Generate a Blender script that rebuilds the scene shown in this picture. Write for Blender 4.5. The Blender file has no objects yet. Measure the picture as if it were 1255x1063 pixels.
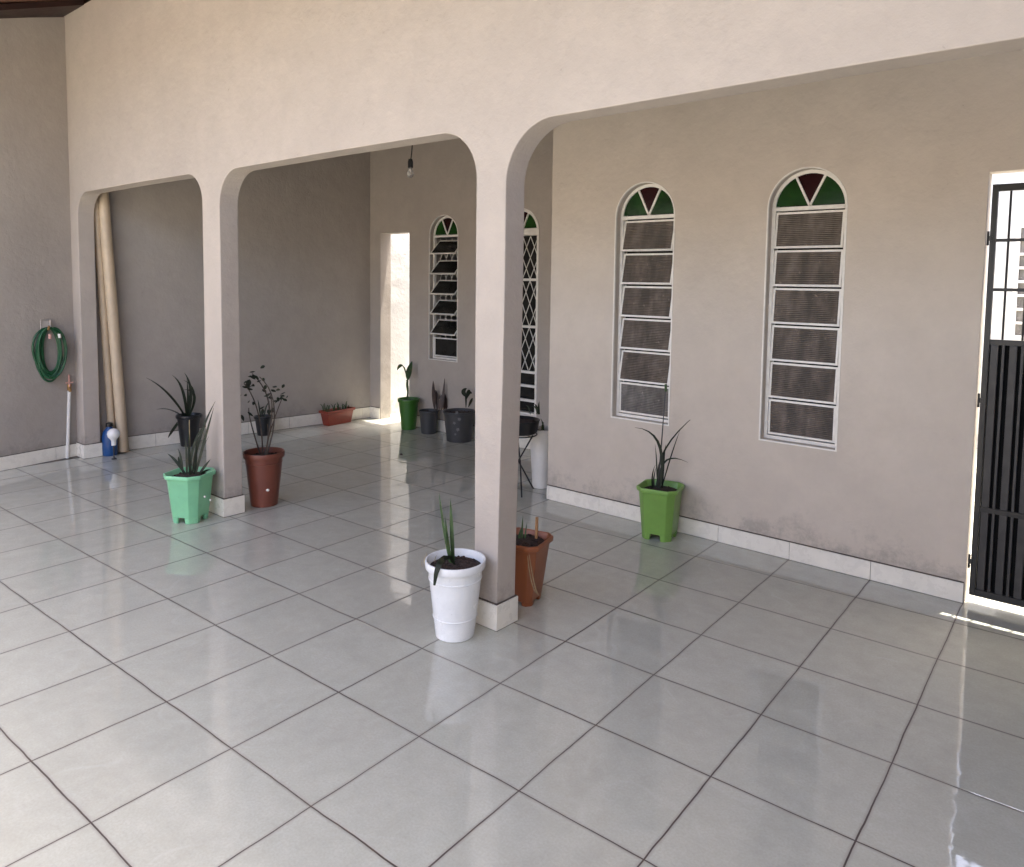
import bpy, bmesh, math, random
from mathutils import Vector, Matrix
from mathutils.geometry import tessellate_polygon
random.seed(7)
S = bpy.context.scene
COL = S.collection
R = math.radians

# ------------------------------------------------------------------ camera
W, H = 1255.0, 1063.0
FPX, PPX, PPY = 908.86, 649.9, 411.8
CAM = Vector((3.6896, -1.6416, 1.6095))
PAN, PIT, ROL = R(-39.552), R(-4.121), R(0.8326)
fw = Vector((math.sin(PAN)*math.cos(PIT), math.cos(PAN)*math.cos(PIT), math.sin(PIT)))
rt0 = Vector((math.cos(PAN), -math.sin(PAN), 0))
up0 = rt0.cross(fw)
rt = rt0*math.cos(ROL) + up0*math.sin(ROL)
up = -rt0*math.sin(ROL) + up0*math.cos(ROL)
cd = bpy.data.cameras.new('camera'); cam = bpy.data.objects.new('camera', cd); COL.objects.link(cam)
cam.matrix_world = Matrix(((rt.x, up.x, -fw.x, CAM.x), (rt.y, up.y, -fw.y, CAM.y), (rt.z, up.z, -fw.z, CAM.z), (0, 0, 0, 1)))
cd.sensor_fit = 'HORIZONTAL'; cd.sensor_width = 36.0
cd.lens = 36.0*FPX/W
cd.shift_x = (W/2-PPX)/W; cd.shift_y = (PPY-H/2)/W
cd.clip_start = 0.05; cd.clip_end = 400
S.camera = cam


def ray(u, v):
    return (rt*((u-PPX)/FPX) - up*((v-PPY)/FPX) + fw)


def at_depth_of(u, v, ref):
    """point seen at photo pixel (u, v) at the same distance as ref"""
    d = (Vector(ref)-CAM).dot(fw)
    return CAM + ray(u, v)*d


def at_y(u, v, y):
    r = ray(u, v); return CAM + r*((y-CAM.y)/r.y)


def at_x(u, v, x):
    r = ray(u, v); return CAM + r*((x-CAM.x)/r.x)


# ------------------------------------------------------------------ materials
def newmat(name):
    m = bpy.data.materials.new(name); m.use_nodes = True
    nt = m.node_tree; b = nt.nodes['Principled BSDF']
    return m, nt, b


def N(nt, t, **kw):
    n = nt.nodes.new(t)
    for k, v in kw.items():
        if k.startswith('i_'):
            n.inputs[k[2:].replace('_', ' ')].default_value = v
        else:
            setattr(n, k, v)
    return n


def mth(nt, op, a, b=None, c=None, clamp=False):
    n = nt.nodes.new('ShaderNodeMath'); n.operation = op; n.use_clamp = clamp
    for k, x in enumerate((a, b, c)):
        if x is None: continue
        if isinstance(x, (int, float)): n.inputs[k].default_value = x
        else: nt.links.new(x, n.inputs[k])
    return n.outputs[0]


def mixc(nt, fac, a, b):
    n = nt.nodes.new('ShaderNodeMix'); n.data_type = 'RGBA'
    for k, x in ((0, fac), (6, a), (7, b)):
        if isinstance(x, (int, float)): n.inputs[k].default_value = x
        elif isinstance(x, (tuple, list)): n.inputs[k].default_value = (*x[:3], 1)
        else: nt.links.new(x, n.inputs[k])
    return n.outputs[2]


def noise(nt, scale, detail=4, rough=.55, vec=None):
    n = nt.nodes.new('ShaderNodeTexNoise'); n.inputs['Scale'].default_value = scale
    n.inputs['Detail'].default_value = detail; n.inputs['Roughness'].default_value = rough
    if vec is not None: nt.links.new(vec, n.inputs['Vector'])
    return n.outputs['Fac']


def ramp(nt, fac, lo, hi):
    n = nt.nodes.new('ShaderNodeMapRange'); n.inputs[1].default_value = lo; n.inputs[2].default_value = hi
    n.clamp = True; nt.links.new(fac, n.inputs[0]); return n.outputs[0]


def bump(nt, b, h, strength, dist):
    n = nt.nodes.new('ShaderNodeBump'); n.inputs['Strength'].default_value = strength
    n.inputs['Distance'].default_value = dist; nt.links.new(h, n.inputs['Height'])
    nt.links.new(n.outputs[0], b.inputs['Normal'])


def pos(nt):
    return nt.nodes.new('ShaderNodeNewGeometry').outputs['Position']


def simple(name, col, rough=.5, var=.12, scale=12, bmp=0.0, bscale=60, metal=0.0, spec=.5, sss=0):
    m, nt, b = newmat(name)
    tc = nt.nodes.new('ShaderNodeTexCoord').outputs['Object']
    n1 = ramp(nt, noise(nt, scale, 5, .6, tc), .3, .7)
    dark = tuple(c*(1-var) for c in col); light = tuple(min(1, c*(1+var)) for c in col)
    nt.links.new(mixc(nt, n1, dark, light), b.inputs['Base Color'])
    n2 = noise(nt, scale*2.3, 4, .6, tc)
    nt.links.new(mth(nt, 'ADD', mth(nt, 'MULTIPLY', n2, .16), rough-.08), b.inputs['Roughness'])
    b.inputs['Metallic'].default_value = metal
    b.inputs['Specular IOR Level'].default_value = spec
    if bmp: bump(nt, b, noise(nt, bscale, 4, .6, tc), .6, bmp)
    return m


def pot_plastic(name, col, rough=.4, dirt=.35, mud=(.16, .11, .075)):
    m, nt, b = newmat(name)
    tc = nt.nodes.new('ShaderNodeTexCoord').outputs['Object']
    n1 = ramp(nt, noise(nt, 5, 5, .6, tc), .3, .7)
    c = mixc(nt, n1, tuple(x*.88 for x in col), tuple(min(1, x*1.06) for x in col))
    st = ramp(nt, noise(nt, 16, 8, .78, tc), .56, .74)
    c = mixc(nt, mth(nt, 'MULTIPLY', st, dirt), c, mud)
    sp = ramp(nt, noise(nt, 120, 2, .5, tc), .70, .76)
    c = mixc(nt, mth(nt, 'MULTIPLY', sp, dirt*1.2), c, mud)
    mpn = nt.nodes.new('ShaderNodeMapping'); mpn.inputs['Scale'].default_value = (1, 1, .12); nt.links.new(tc, mpn.inputs['Vector'])
    run = ramp(nt, noise(nt, 40, 4, .6, mpn.outputs[0]), .62, .8)
    c = mixc(nt, mth(nt, 'MULTIPLY', run, dirt*.5), c, mud)
    nt.links.new(c, b.inputs['Base Color'])
    nt.links.new(mth(nt, 'ADD', mth(nt, 'MULTIPLY', st, .25), rough-.05), b.inputs['Roughness'])
    bump(nt, b, noise(nt, 30, 3, .6, tc), .25, .002)
    return m


def plaster(name, col, grime=True):
    m, nt, b = newmat(name)
    p = pos(nt)
    big = ramp(nt, noise(nt, .9, 4, .55, p), .3, .7)
    mid = ramp(nt, noise(nt, 5.5, 5, .65, p), .35, .7)
    fine = noise(nt, 70, 3, .6, p)
    c = mixc(nt, big, tuple(x*.94 for x in col), tuple(min(1, x*1.04) for x in col))
    c = mixc(nt, mth(nt, 'MULTIPLY', mid, .6), c, tuple(x*.84 for x in col))
    # scattered scuffs
    sc = ramp(nt, noise(nt, 11, 7, .78, p), .67, .72)
    c = mixc(nt, mth(nt, 'MULTIPLY', sc, .25), c, tuple(x*.5 for x in col))
    if grime:   # damp dirt creeping up from the skirting, with its own ragged outline
        sx = nt.nodes.new('ShaderNodeSeparateXYZ'); nt.links.new(p, sx.inputs[0])
        hgt = ramp(nt, sx.outputs[2], .42, .12)
        g = ramp(nt, mth(nt, 'ADD', mth(nt, 'MULTIPLY', noise(nt, 7, 6, .75, p), 1.0), mth(nt, 'MULTIPLY', hgt, .24)), .66, .82)
        g = mth(nt, 'MULTIPLY', g, hgt)
        c = mixc(nt, mth(nt, 'MULTIPLY', g, .45), c, (.19, .175, .16))
    nt.links.new(c, b.inputs['Base Color'])
    b.inputs['Roughness'].default_value = .75
    b.inputs['Specular IOR Level'].default_value = .25
    hsum = mth(nt, 'ADD', mth(nt, 'MULTIPLY', noise(nt, 26, 4, .6, p), 1.0), mth(nt, 'MULTIPLY', fine, .35))
    hsum = mth(nt, 'ADD', hsum, mth(nt, 'MULTIPLY', noise(nt, 4, 3, .5, p), 2.6))
    hsum = mth(nt, 'ADD', hsum, mth(nt, 'MULTIPLY', noise(nt, 1.3, 2, .5, p), 7.0))
    hsum = mth(nt, 'SUBTRACT', hsum, mth(nt, 'MULTIPLY', sc, .7))
    bump(nt, b, hsum, .5, .006)
    return m


PH = 0.0345       # the tile grid lies about two degrees off the walls
def floor_material():
    m, nt, b = newmat('glazed_floor_tile')
    p = pos(nt)
    mp = nt.nodes.new('ShaderNodeMapping'); mp.vector_type = 'POINT'
    mp.inputs['Rotation'].default_value = (0, 0, -PH)
    mp.inputs['Scale'].default_value = (1, 1, 1)
    nt.links.new(p, mp.inputs['Vector'])
    sx = nt.nodes.new('ShaderNodeSeparateXYZ'); nt.links.new(mp.outputs[0], sx.inputs[0])
    # hand-laid joints wander by a millimetre or two
    wob = mth(nt, 'MULTIPLY', mth(nt, 'SUBTRACT', noise(nt, 3.0, 3, .6, p), .5), .014)
    ds = []; ids = []
    for ax in (0, 1):
        q = mth(nt, 'DIVIDE', mth(nt, 'ADD', sx.outputs[ax], wob), .45)
        ids.append(mth(nt, 'FLOOR', q))
        fr = mth(nt, 'SUBTRACT', q, ids[-1])
        d = mth(nt, 'MULTIPLY', mth(nt, 'MINIMUM', fr, mth(nt, 'SUBTRACT', 1.0, fr)), .45)
        ds.append(d)
    d = mth(nt, 'MINIMUM', ds[0], ds[1])
    cid = nt.nodes.new('ShaderNodeCombineXYZ'); nt.links.new(ids[0], cid.inputs[0]); nt.links.new(ids[1], cid.inputs[1])
    wn = nt.nodes.new('ShaderNodeTexWhiteNoise'); wn.noise_dimensions = '3D'; nt.links.new(cid.outputs[0], wn.inputs['Vector'])
    # joints: width changes along the run
    jw = mth(nt, 'ADD', mth(nt, 'MULTIPLY', noise(nt, 1.3, 2, .5, p), .0027), .0010)
    joint = mth(nt, 'LESS_THAN', d, jw)
    # tile colour: pale grey with cloudy veins, each tile a little different
    cl = ramp(nt, noise(nt, 9, 6, .7, p), .3, .72)
    sp = ramp(nt, noise(nt, 120, 3, .6, p), .35, .75)
    base = mixc(nt, cl, (.435, .43, .36), (.525, .52, .445))
    base = mixc(nt, mth(nt, 'MULTIPLY', sp, .5), base, (.36, .355, .305))
    base = mixc(nt, mth(nt, 'MULTIPLY', wn.outputs['Value'], .22), base, (.38, .37, .31))
    dirt = ramp(nt, noise(nt, 2.2, 8, .75, p), .52, .72)
    base = mixc(nt, mth(nt, 'MULTIPLY', dirt, .22), base, (.27, .255, .22))
    # dried water rings and drag marks
    ring_ = mth(nt, 'ABSOLUTE', mth(nt, 'SUBTRACT', noise(nt, 1.7, 2, .5, p), .5))
    ring_ = mth(nt, 'MULTIPLY', ramp(nt, ring_, .012, .0), ramp(nt, noise(nt, 5, 3, .6, p), .45, .65))
    base = mixc(nt, mth(nt, 'MULTIPLY', ring_, .16), base, (.62, .62, .58))
    edge = ramp(nt, d, .012, .003)
    base = mixc(nt, mth(nt, 'MULTIPLY', edge, .35), base, (.24, .22, .195))
    gr = mixc(nt, noise(nt, 14, 3, .6, p), (.020, .010, .006), (.085, .052, .036))
    c = mixc(nt, joint, base, gr)
    nt.links.new(c, b.inputs['Base Color'])
    ro = mth(nt, 'ADD', mth(nt, 'MULTIPLY', ramp(nt, noise(nt, 3.2, 6, .7, p), .35, .7), .05), .028)
    ro = mth(nt, 'ADD', ro, mth(nt, 'MULTIPLY', joint, .6))
    nt.links.new(ro, b.inputs['Roughness'])
    b.inputs['Specular IOR Level'].default_value = .6
    b.inputs['IOR'].default_value = 1.68
    # relief: sunk joints, slight cushion of each tile and small unevenness between neighbours
    tilt = mth(nt, 'ADD', mth(nt, 'MULTIPLY', mth(nt, 'SUBTRACT', sx.outputs[0], mth(nt, 'MULTIPLY', ids[0], .45)), mth(nt, 'SUBTRACT', wn.outputs['Value'], .5)),
               mth(nt, 'MULTIPLY', mth(nt, 'SUBTRACT', sx.outputs[1], mth(nt, 'MULTIPLY', ids[1], .45)), mth(nt, 'SUBTRACT', mth(nt, 'FRACT', mth(nt, 'MULTIPLY', wn.outputs['Value'], 7.31)), .5)))
    hgt = mth(nt, 'ADD', mth(nt, 'MULTIPLY', tilt, .012), mth(nt, 'MULTIPLY', ramp(nt, d, 0.0, .007), .0008))
    hgt = mth(nt, 'ADD', hgt, mth(nt, 'MULTIPLY', noise(nt, 7, 3, .5, p), .0011))
    bump(nt, b, hgt, 1.0, 1.0)
    return m


def glass_mat(name, col, rough, ridges=0.0, period=.011):
    m, nt, b = newmat(name)
    tc = nt.nodes.new('ShaderNodeTexCoord').outputs['Object']
    n1 = ramp(nt, noise(nt, 8, 4, .6, tc), .3, .7)
    cc = mixc(nt, n1, tuple(c*.65 for c in col), tuple(c*1.3 for c in col))
    if ridges:   # dim curtain folds and furniture blurred by the ridged glass, different behind every pane
        oi = nt.nodes.new('ShaderNodeObjectInfo')
        cx_ = nt.nodes.new('ShaderNodeCombineXYZ'); nt.links.new(mth(nt, 'MULTIPLY', oi.outputs['Random'], 3.0), cx_.inputs[1])
        ad = nt.nodes.new('ShaderNodeVectorMath'); ad.operation = 'ADD'; nt.links.new(tc, ad.inputs[0]); nt.links.new(cx_.outputs[0], ad.inputs[1])
        mpn = nt.nodes.new('ShaderNodeMapping'); mpn.inputs['Scale'].default_value = (1, 1, .3); nt.links.new(ad.outputs[0], mpn.inputs['Vector'])
        fold = ramp(nt, noise(nt, 13, 3, .55, mpn.outputs[0]), .38, .66)
        cc = mixc(nt, fold, tuple(c*.52 for c in col), cc)
        lit = ramp(nt, noise(nt, 30, 4, .7, ad.outputs[0]), .62, .72)
        cc = mixc(nt, mth(nt, 'MULTIPLY', lit, .5), cc, tuple(min(1, c*2.2) for c in col))
    nt.links.new(cc, b.inputs['Base Color'])
    b.inputs['Roughness'].default_value = rough
    b.inputs['Specular IOR Level'].default_value = .6 if ridges else .3
    if ridges:
        sx = nt.nodes.new('ShaderNodeSeparateXYZ'); nt.links.new(tc, sx.inputs[0])
        ph = mth(nt, 'MULTIPLY', sx.outputs[2], 2*math.pi/period)
        h = mth(nt, 'ADD', mth(nt, 'SINE', ph), mth(nt, 'MULTIPLY', noise(nt, 40, 2, .5, tc), .8))
        bump(nt, b, h, ridges, .0012)
    else:
        bump(nt, b, noise(nt, 55, 2, .5, tc), .35, .002)
    return m


def leafmat(name, col, tip=(.13, .085, .03), amt=.5):
    m, nt, b = newmat(name)
    tc = nt.nodes.new('ShaderNodeTexCoord').outputs['Object']
    n1 = ramp(nt, noise(nt, 24, 5, .6, tc), .3, .7)
    c = mixc(nt, n1, tuple(x*.55 for x in col), tuple(x*1.5 for x in col))
    n2 = ramp(nt, noise(nt, 9, 6, .75, tc), .56, .68)
    c = mixc(nt, mth(nt, 'MULTIPLY', n2, amt), c, tip)
    nt.links.new(c, b.inputs['Base Color'])
    nt.links.new(mth(nt, 'ADD', mth(nt, 'MULTIPLY', n1, .2), .42), b.inputs['Roughness'])
    b.inputs['Specular IOR Level'].default_value = .35
    bump(nt, b, noise(nt, 90, 3, .6, tc), .4, .002)
    return m


M = {}
M['floor'] = floor_material()
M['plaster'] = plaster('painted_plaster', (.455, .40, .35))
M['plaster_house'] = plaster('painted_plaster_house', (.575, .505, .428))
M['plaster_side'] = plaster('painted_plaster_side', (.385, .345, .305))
M['plaster_far_dimmed'] = plaster('shade_toned_plaster_porch', (.44, .39, .34))  # porch shade put into the colour, darker than the window wall
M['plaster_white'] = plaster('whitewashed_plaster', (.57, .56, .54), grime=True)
M['skirt'] = simple('skirting_tile', (.78, .735, .645), .28, .05, 9)
M['grout'] = simple('dark_grout', (.10, .08, .065), .9, .3, 20)
M['marble'] = simple('pale_sill_stone', (.78, .76, .72), .35, .05, 6)
M['wood'] = simple('dark_red_wood', (.022, .007, .005), .55, .4, 6, .002, 30)
M['clay'] = simple('clay_roof', (.16, .07, .042), .8, .3, 5, .006, 20)
M['concrete'] = simple('street_concrete', (.10, .093, .077), .85, .15, 2, .004, 25)
M['white_metal'] = simple('white_painted_metal', (.78, .75, .69), .38, .08, 25)
M['ridged'] = glass_mat('ridged_glass', (.165, .132, .106), .13, 1.5)
M['ridged_grey'] = glass_mat('ridged_glass_smooth', (.23, .21, .19), .09, 1.8)
M['dark_glass'] = glass_mat('dark_glass', (.018, .017, .015), .25)
M['green_glass'] = glass_mat('green_glass', (.010, .045, .007), .18)
M['red_glass'] = glass_mat('dark_red_glass', (.022, .004, .005), .18)
M['interior'] = simple('dim_interior_paint', (.30, .27, .24), .8)
M['black_metal'] = simple('black_painted_metal', (.007, .007, .007), .45, .25, 18)
M['gap_black'] = simple('soot_black_paint', (.004, .004, .004), .8, .2, 14, spec=.1)
M['grey_metal'] = simple('charcoal_gate_bar', (.030, .028, .027), .5, .3, 14)
M['soil'] = simple('dark_soil', (.035, .020, .014), .95, .6, 45, .012, 70)
M['grey_plastic_light'] = simple('pale_grey_metal', (.42, .38, .34), .5, .1, 14)
M['print'] = simple('faded_print', (.13, .125, .125), .55, .3, 30)
M['mint'] = pot_plastic('mint_plastic', (.235, .585, .33), .38, 0.22)
M['lime'] = pot_plastic('lime_plastic', (.19, .36, .075), .36, 0.22)
M['green_pot'] = pot_plastic('green_plastic', (.04, .14, .016), .38, 0.25)
M['terracotta'] = pot_plastic('brown_red_plastic', (.17, .050, .030), .45, 0.25)
M['orange_brown'] = pot_plastic('orange_brown_plastic', (.27, .085, .032), .42, 0.25)
M['brick_red'] = pot_plastic('brick_red_plastic', (.25, .038, .020), .42, 0.25)
M['white_plastic'] = pot_plastic('white_plastic', (.78, .79, .79), .32, 0.24)
M['black_plastic'] = pot_plastic('black_plastic', (.012, .012, .013), .42, 0.12)
M['grey_plastic'] = pot_plastic('slate_grey_plastic', (.05, .05, .052), .5, 0.25)
M['leaf'] = leafmat('leaf_green', (.04, .075, .024))
M['leaf_dark'] = leafmat('leaf_dark', (.013, .020, .009), (.05, .035, .015), .6)
M['leaf_purple'] = simple('leaf_brown_purple', (.05, .028, .022), .5, .4, 22)
M['dry'] = simple('dry_stalk', (.34, .26, .14), .7, .3, 20)
M['bark'] = simple('thin_bark', (.075, .055, .04), .8, .4, 20)
M['stake'] = simple('wooden_stake', (.33, .17, .07), .7, .2, 20)
M['pvc'] = simple('beige_pipe', (.52, .41, .285), .5, .10, 7)
M['pvc_white'] = simple('white_pipe', (.70, .68, .64), .4, .05, 12)
M['hose'] = simple('green_hose', (.008, .07, .025), .38, .25, 14)
M['brass'] = simple('brass', (.45, .26, .10), .35, .2, 20, metal=.8)
M['blue'] = simple('blue_plastic', (.008, .06, .20), .35, .15, 12)
M['bulb_white'] = simple('opal_white', (.80, .79, .76), .25, .03, 9)
M['paper'] = simple('white_tag', (.80, .76, .70), .6, .05, 30)
M['pinkish'] = simple('pinkish_fitting', (.55, .30, .25), .5, .1, 30)
_g, _nt, _b = newmat('clear_bulb_glass')
_b.inputs['Base Color'].default_value = (.9, .88, .84, 1); _b.inputs['Roughness'].default_value = .05
_b.inputs['Transmission Weight'].default_value = .85
M['clear'] = _g


# ------------------------------------------------------------------ mesh helpers
def link(name, bm, mats, parent=None, smooth=False, kind=None):
    me = bpy.data.meshes.new(name)
    bmesh.ops.recalc_face_normals(bm, faces=bm.faces[:])
    bm.to_mesh(me); bm.free()
    for mt in (mats if isinstance(mats, (list, tuple)) else [mats]): me.materials.append(mt)
    if smooth:
        for p in me.polygons: p.use_smooth = True
        if smooth != 'all' and hasattr(me, 'set_sharp_from_angle'): me.set_sharp_from_angle(angle=R(40))
    o = bpy.data.objects.new(name, me); COL.objects.link(o)
    if parent is not None: o.parent = parent
    if kind: o['kind'] = kind
    return o


def thing(name, label, cat, loc=(0, 0, 0), group=None, rz=0):
    o = bpy.data.objects.new(name, None); COL.objects.link(o)
    o.empty_display_size = .1; o.location = loc; o.rotation_euler = (0, 0, rz)
    o['label'] = label; o['category'] = cat
    if group: o['group'] = group
    return o


def tag(o, label, cat, group=None):
    o['label'] = label; o['category'] = cat
    if group: o['group'] = group
    return o


def soft_edges(bm, *flat):
    bmesh.ops.recalc_face_normals(bm, faces=bm.faces[:])
    es = []
    for e in bm.edges:
        if len(e.link_faces) == 2 and e.calc_face_angle(0) > .8:
            za, zb_ = e.verts[0].co.z, e.verts[1].co.z
            if any(abs(za-f) < 1e-4 and abs(zb_-f) < 1e-4 for f in flat): continue
            es.append(e)
    bmesh.ops.bevel(bm, geom=es, offset=.006, segments=2, affect='EDGES', profile=.6)


def setmat(bm, faces, mi):
    for f in faces: f.material_index = mi


def box(bm, x0, x1, y0, y1, z0, z1, mi=0, bev=0.0):
    vs = [bm.verts.new((x, y, z)) for z in (z0, z1) for x, y in ((x0, y0), (x1, y0), (x1, y1), (x0, y1))]
    fs = [bm.faces.new([vs[i] for i in q]) for q in ((3, 2, 1, 0), (4, 5, 6, 7), (0, 1, 5, 4), (1, 2, 6, 5), (2, 3, 7, 6), (3, 0, 4, 7))]
    setmat(bm, fs, mi)
    if bev:
        es = list({e for f in fs for e in f.edges})
        r = bmesh.ops.bevel(bm, geom=es, offset=bev, segments=2, affect='EDGES', profile=.6)
        for f in r['faces']: f.material_index = mi
    return vs


def prism(bm, pts, fn, d0, d1, mi=0, holes=()):
    """outline (with holes) in 2-D, fn(a, b, d) -> 3-D point, extruded from d0 to d1"""
    loops = [list(pts)]+[list(h) for h in holes]
    tris = tessellate_polygon([[Vector((a, b, 0)) for a, b in L] for L in loops])
    flat = [p for L in loops for p in L]
    A = [bm.verts.new(fn(a, b, d0)) for a, b in flat]
    B = [bm.verts.new(fn(a, b, d1)) for a, b in flat]
    fs = []
    for t in tris:
        try:
            fs.append(bm.faces.new([A[i] for i in t])); fs.append(bm.faces.new([B[i] for i in reversed(t)]))
        except ValueError: pass
    k = 0
    for L in loops:
        n = len(L)
        for i in range(n):
            a, b = k+i, k+(i+1) % n
            try: fs.append(bm.faces.new([A[a], A[b], B[b], B[a]]))
            except ValueError: pass
        k += n
    setmat(bm, fs, mi)
    return fs


def tube(bm, pts, rad, seg=8, mi=0, cap=True):
    pts = [Vector(p) for p in pts]
    n = len(pts)
    rads = rad if isinstance(rad, (list, tuple)) else [rad]*n
    t0 = (pts[1]-pts[0]).normalized()
    nrm = t0.orthogonal().normalized()
    rings = []
    for i, p in enumerate(pts):
        t = (pts[min(i+1, n-1)]-pts[max(i-1, 0)]).normalized()
        nrm = (nrm - t*nrm.dot(t)).normalized(); bn = t.cross(nrm)
        rings.append([bm.verts.new(p+(nrm*math.cos(2*math.pi*k/seg)+bn*math.sin(2*math.pi*k/seg))*rads[i]) for k in range(seg)])
    fs = []
    for a, b in zip(rings, rings[1:]):
        for k in range(seg): fs.append(bm.faces.new([a[k], a[(k+1) % seg], b[(k+1) % seg], b[k]]))
    if cap:
        fs.append(bm.faces.new(list(reversed(rings[0])))); fs.append(bm.faces.new(rings[-1]))
    setmat(bm, fs, mi)


def lathe(bm, prof, c=(0, 0, 0), seg=40, mi=0, sx=1, sy=1):
    rings = []
    for r, z in prof:
        if r < 1e-5: rings.append([bm.verts.new((c[0], c[1], c[2]+z))])
        else: rings.append([bm.verts.new((c[0]+r*sx*math.cos(2*math.pi*k/seg), c[1]+r*sy*math.sin(2*math.pi*k/seg), c[2]+z)) for k in range(seg)])
    fs = []
    for a, b in zip(rings, rings[1:]):
        for k in range(seg):
            k2 = (k+1) % seg
            va = [a[k % len(a)], a[k2 % len(a)], b[k2 % len(b)], b[k % len(b)]]
            va = list(dict.fromkeys(va))
            if len(va) > 2: fs.append(bm.faces.new(va))
    setmat(bm, fs, mi)


def bez(p0, p1, p2, n=10):
    p0, p1, p2 = Vector(p0), Vector(p1), Vector(p2)
    return [p0*(1-t)**2+p1*2*t*(1-t)+p2*t*t for t in [i/n for i in range(n+1)]]


def blade(bm, pts, w, fold=.25, mi=0, wprof=None, side=None):
    """a leaf: folded ribbon that swells and tapers to a tip, with thickness"""
    n = len(pts)
    pts = [Vector(p) for p in pts]
    rows = []
    for i, p in enumerate(pts):
        t = (pts[min(i+1, n-1)]-pts[max(i-1, 0)]).normalized()
        s = side if side is not None else t.cross(fw)
        s = Vector(s); s = (s-t*s.dot(t))
        if s.length < 1e-4: s = t.orthogonal()
        s.normalize(); nn = t.cross(s)
        x = i/(n-1)
        ww = w*(wprof(x) if wprof else min(1, .55+1.2*x)*max(.04, (1-x**3)))*.5
        rows.append([p-s*ww+nn*ww*fold, p-nn*ww*fold*.4, p+s*ww+nn*ww*fold, p+nn*(ww*fold*.4+.0015)])
    vv = [[bm.verts.new(q) for q in r] for r in rows]
    fs = []
    for a, b in zip(vv, vv[1:]):
        for k in range(4): fs.append(bm.faces.new([a[k], a[(k+1) % 4], b[(k+1) % 4], b[k]]))
    fs.append(bm.faces.new(vv[0][::-1])); fs.append(bm.faces.new(vv[-1]))
    setmat(bm, fs, mi)


def leafprof(x): return max(.05, math.sin(math.pi*min(1, x*.93+.05))**.8)


def ground_clutter(bm, c, r, z, n=60, mi=0):
    for _ in range(n):
        a, q = random.random()*6.283, r*math.sqrt(random.random())
        s = random.uniform(.004, .011)
        x, y = c[0]+q*math.cos(a), c[1]+q*math.sin(a)
        bmesh.ops.create_icosphere(bm, subdivisions=1, radius=s, matrix=Matrix.Translation((x, y, z+s*.3)) @ Matrix.Rotation(random.random()*3, 4, 'Z') @ Matrix.Diagonal((1, random.uniform(.6, 1), .6, 1)))


# ------------------------------------------------------------------ setting
bm = bmesh.new(); box(bm, -60, 60, -90, 60, -.6, -.03)
link('ground', bm, M['concrete'], kind='structure')
bm = bmesh.new(); box(bm, -3.5, 4.75, -6.6, 7.1, -.028, 0)
link('floor', bm, M['floor'], kind='structure')

YA, YB, ZA = .835, .965, 2.31       # arcade: front, back, soffit
YW = 2.642                          # window wall face
YF = 3.82                           # far wall face
XC = .34                            # corner of the window wall
ident = lambda a, b, d: (a, d, b)

# left boundary wall -------------------------------------------------------
LW = [(-3.36, -6.0), (-3.40, -2.0), (-3.436, -.24), (-3.44, 0.05), (-3.6, .835), (-3.535, 1.02), (-3.24, 3.82), (-3.225, 3.99)]
def lw_x(y):
    for (xa, ya), (xb, yb) in zip(LW, LW[1:]):
        if ya <= y <= yb: return xa+(xb-xa)*(y-ya)/(yb-ya)
    return LW[-1][0]
def roof_z(y): return max(3.47, 3.82+.33*(y-.82)) if y < .9 else 3.90-.147*(y-.9)
tl = thing('boundary_wall', 'long grey plastered side wall on the left with hose hanging on it', 'wall', (0, 0, 0))
bm = bmesh.new()
n = len(LW)
inner_b = [bm.verts.new((x, y, -.02)) for x, y in LW]; inner_t = [bm.verts.new((x, y, roof_z(y) if y < 4 else 2.9)) for x, y in LW]
out_b = [bm.verts.new((x-.16, y, -.02)) for x, y in LW]; out_t = [bm.verts.new((x-.16, y, roof_z(y) if y < 4 else 2.9)) for x, y in LW]
for i in range(n-1):
    bm.faces.new([inner_b[i], inner_b[i+1], inner_t[i+1], inner_t[i]])
    bm.faces.new([out_b[i+1], out_b[i], out_t[i], out_t[i+1]])
    bm.faces.new([inner_t[i], inner_t[i+1], out_t[i+1], out_t[i]])
    bm.faces.new([inner_b[i+1], inner_b[i], out_b[i], out_b[i+1]])
bm.faces.new([inner_b[0], inner_t[0], out_t[0], out_b[0]]); bm.faces.new([inner_b[-1], out_b[-1], out_t[-1], inner_t[-1]])
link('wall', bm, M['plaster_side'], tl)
def skirting_run(bm, p0, p1, h, t=.012, step=.45, off=0.0, top=True):
    """tiles along p0->p1 (the room lies to the right of the run), dark grout between and on top"""
    p0, p1 = Vector((*p0, 0)), Vector((*p1, 0)); L = (p1-p0).length; d = (p1-p0)/L; nn = Vector((d.y, -d.x, 0))
    def bx(a, b, t0, t1, z0, z1, mi, bev=0):
        vs = box(bm, 0, 1, 0, 1, 0, 1, mi)
        for v in vs:
            a_ = a if v.co.x < .5 else b; t_ = t0 if v.co.y < .5 else t1; z_ = z0 if v.co.z < .5 else z1
            v.co = p0+d*a_+nn*t_+Vector((0, 0, z_))
    bx(0.0, L, 0.0005, t-.004, .0005, h-.001, 1)
    s = off if off > 0 else step
    a = 0.0
    while a < L-.004:
        b = min(s, L)
        bx(a+.0015, b-.0015, 0.001, t+random.uniform(-.0008, .0008), .003, h, 0)
        a = b; s += step
    if top: bx(0, L, .0005, t*.75, h+.0005, h+.005, 1)
bm = bmesh.new()
skirting_run(bm, (-3.40, -2.0), (-3.44, .05), .115); skirting_run(bm, (-3.44, .05), (-3.6, .835), .115, off=.16)
skirting_run(bm, (-3.535, 1.02), (-3.24, 3.82), .125)
link('skirting', bm, [M['skirt'], M['grout']], tl)

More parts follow.
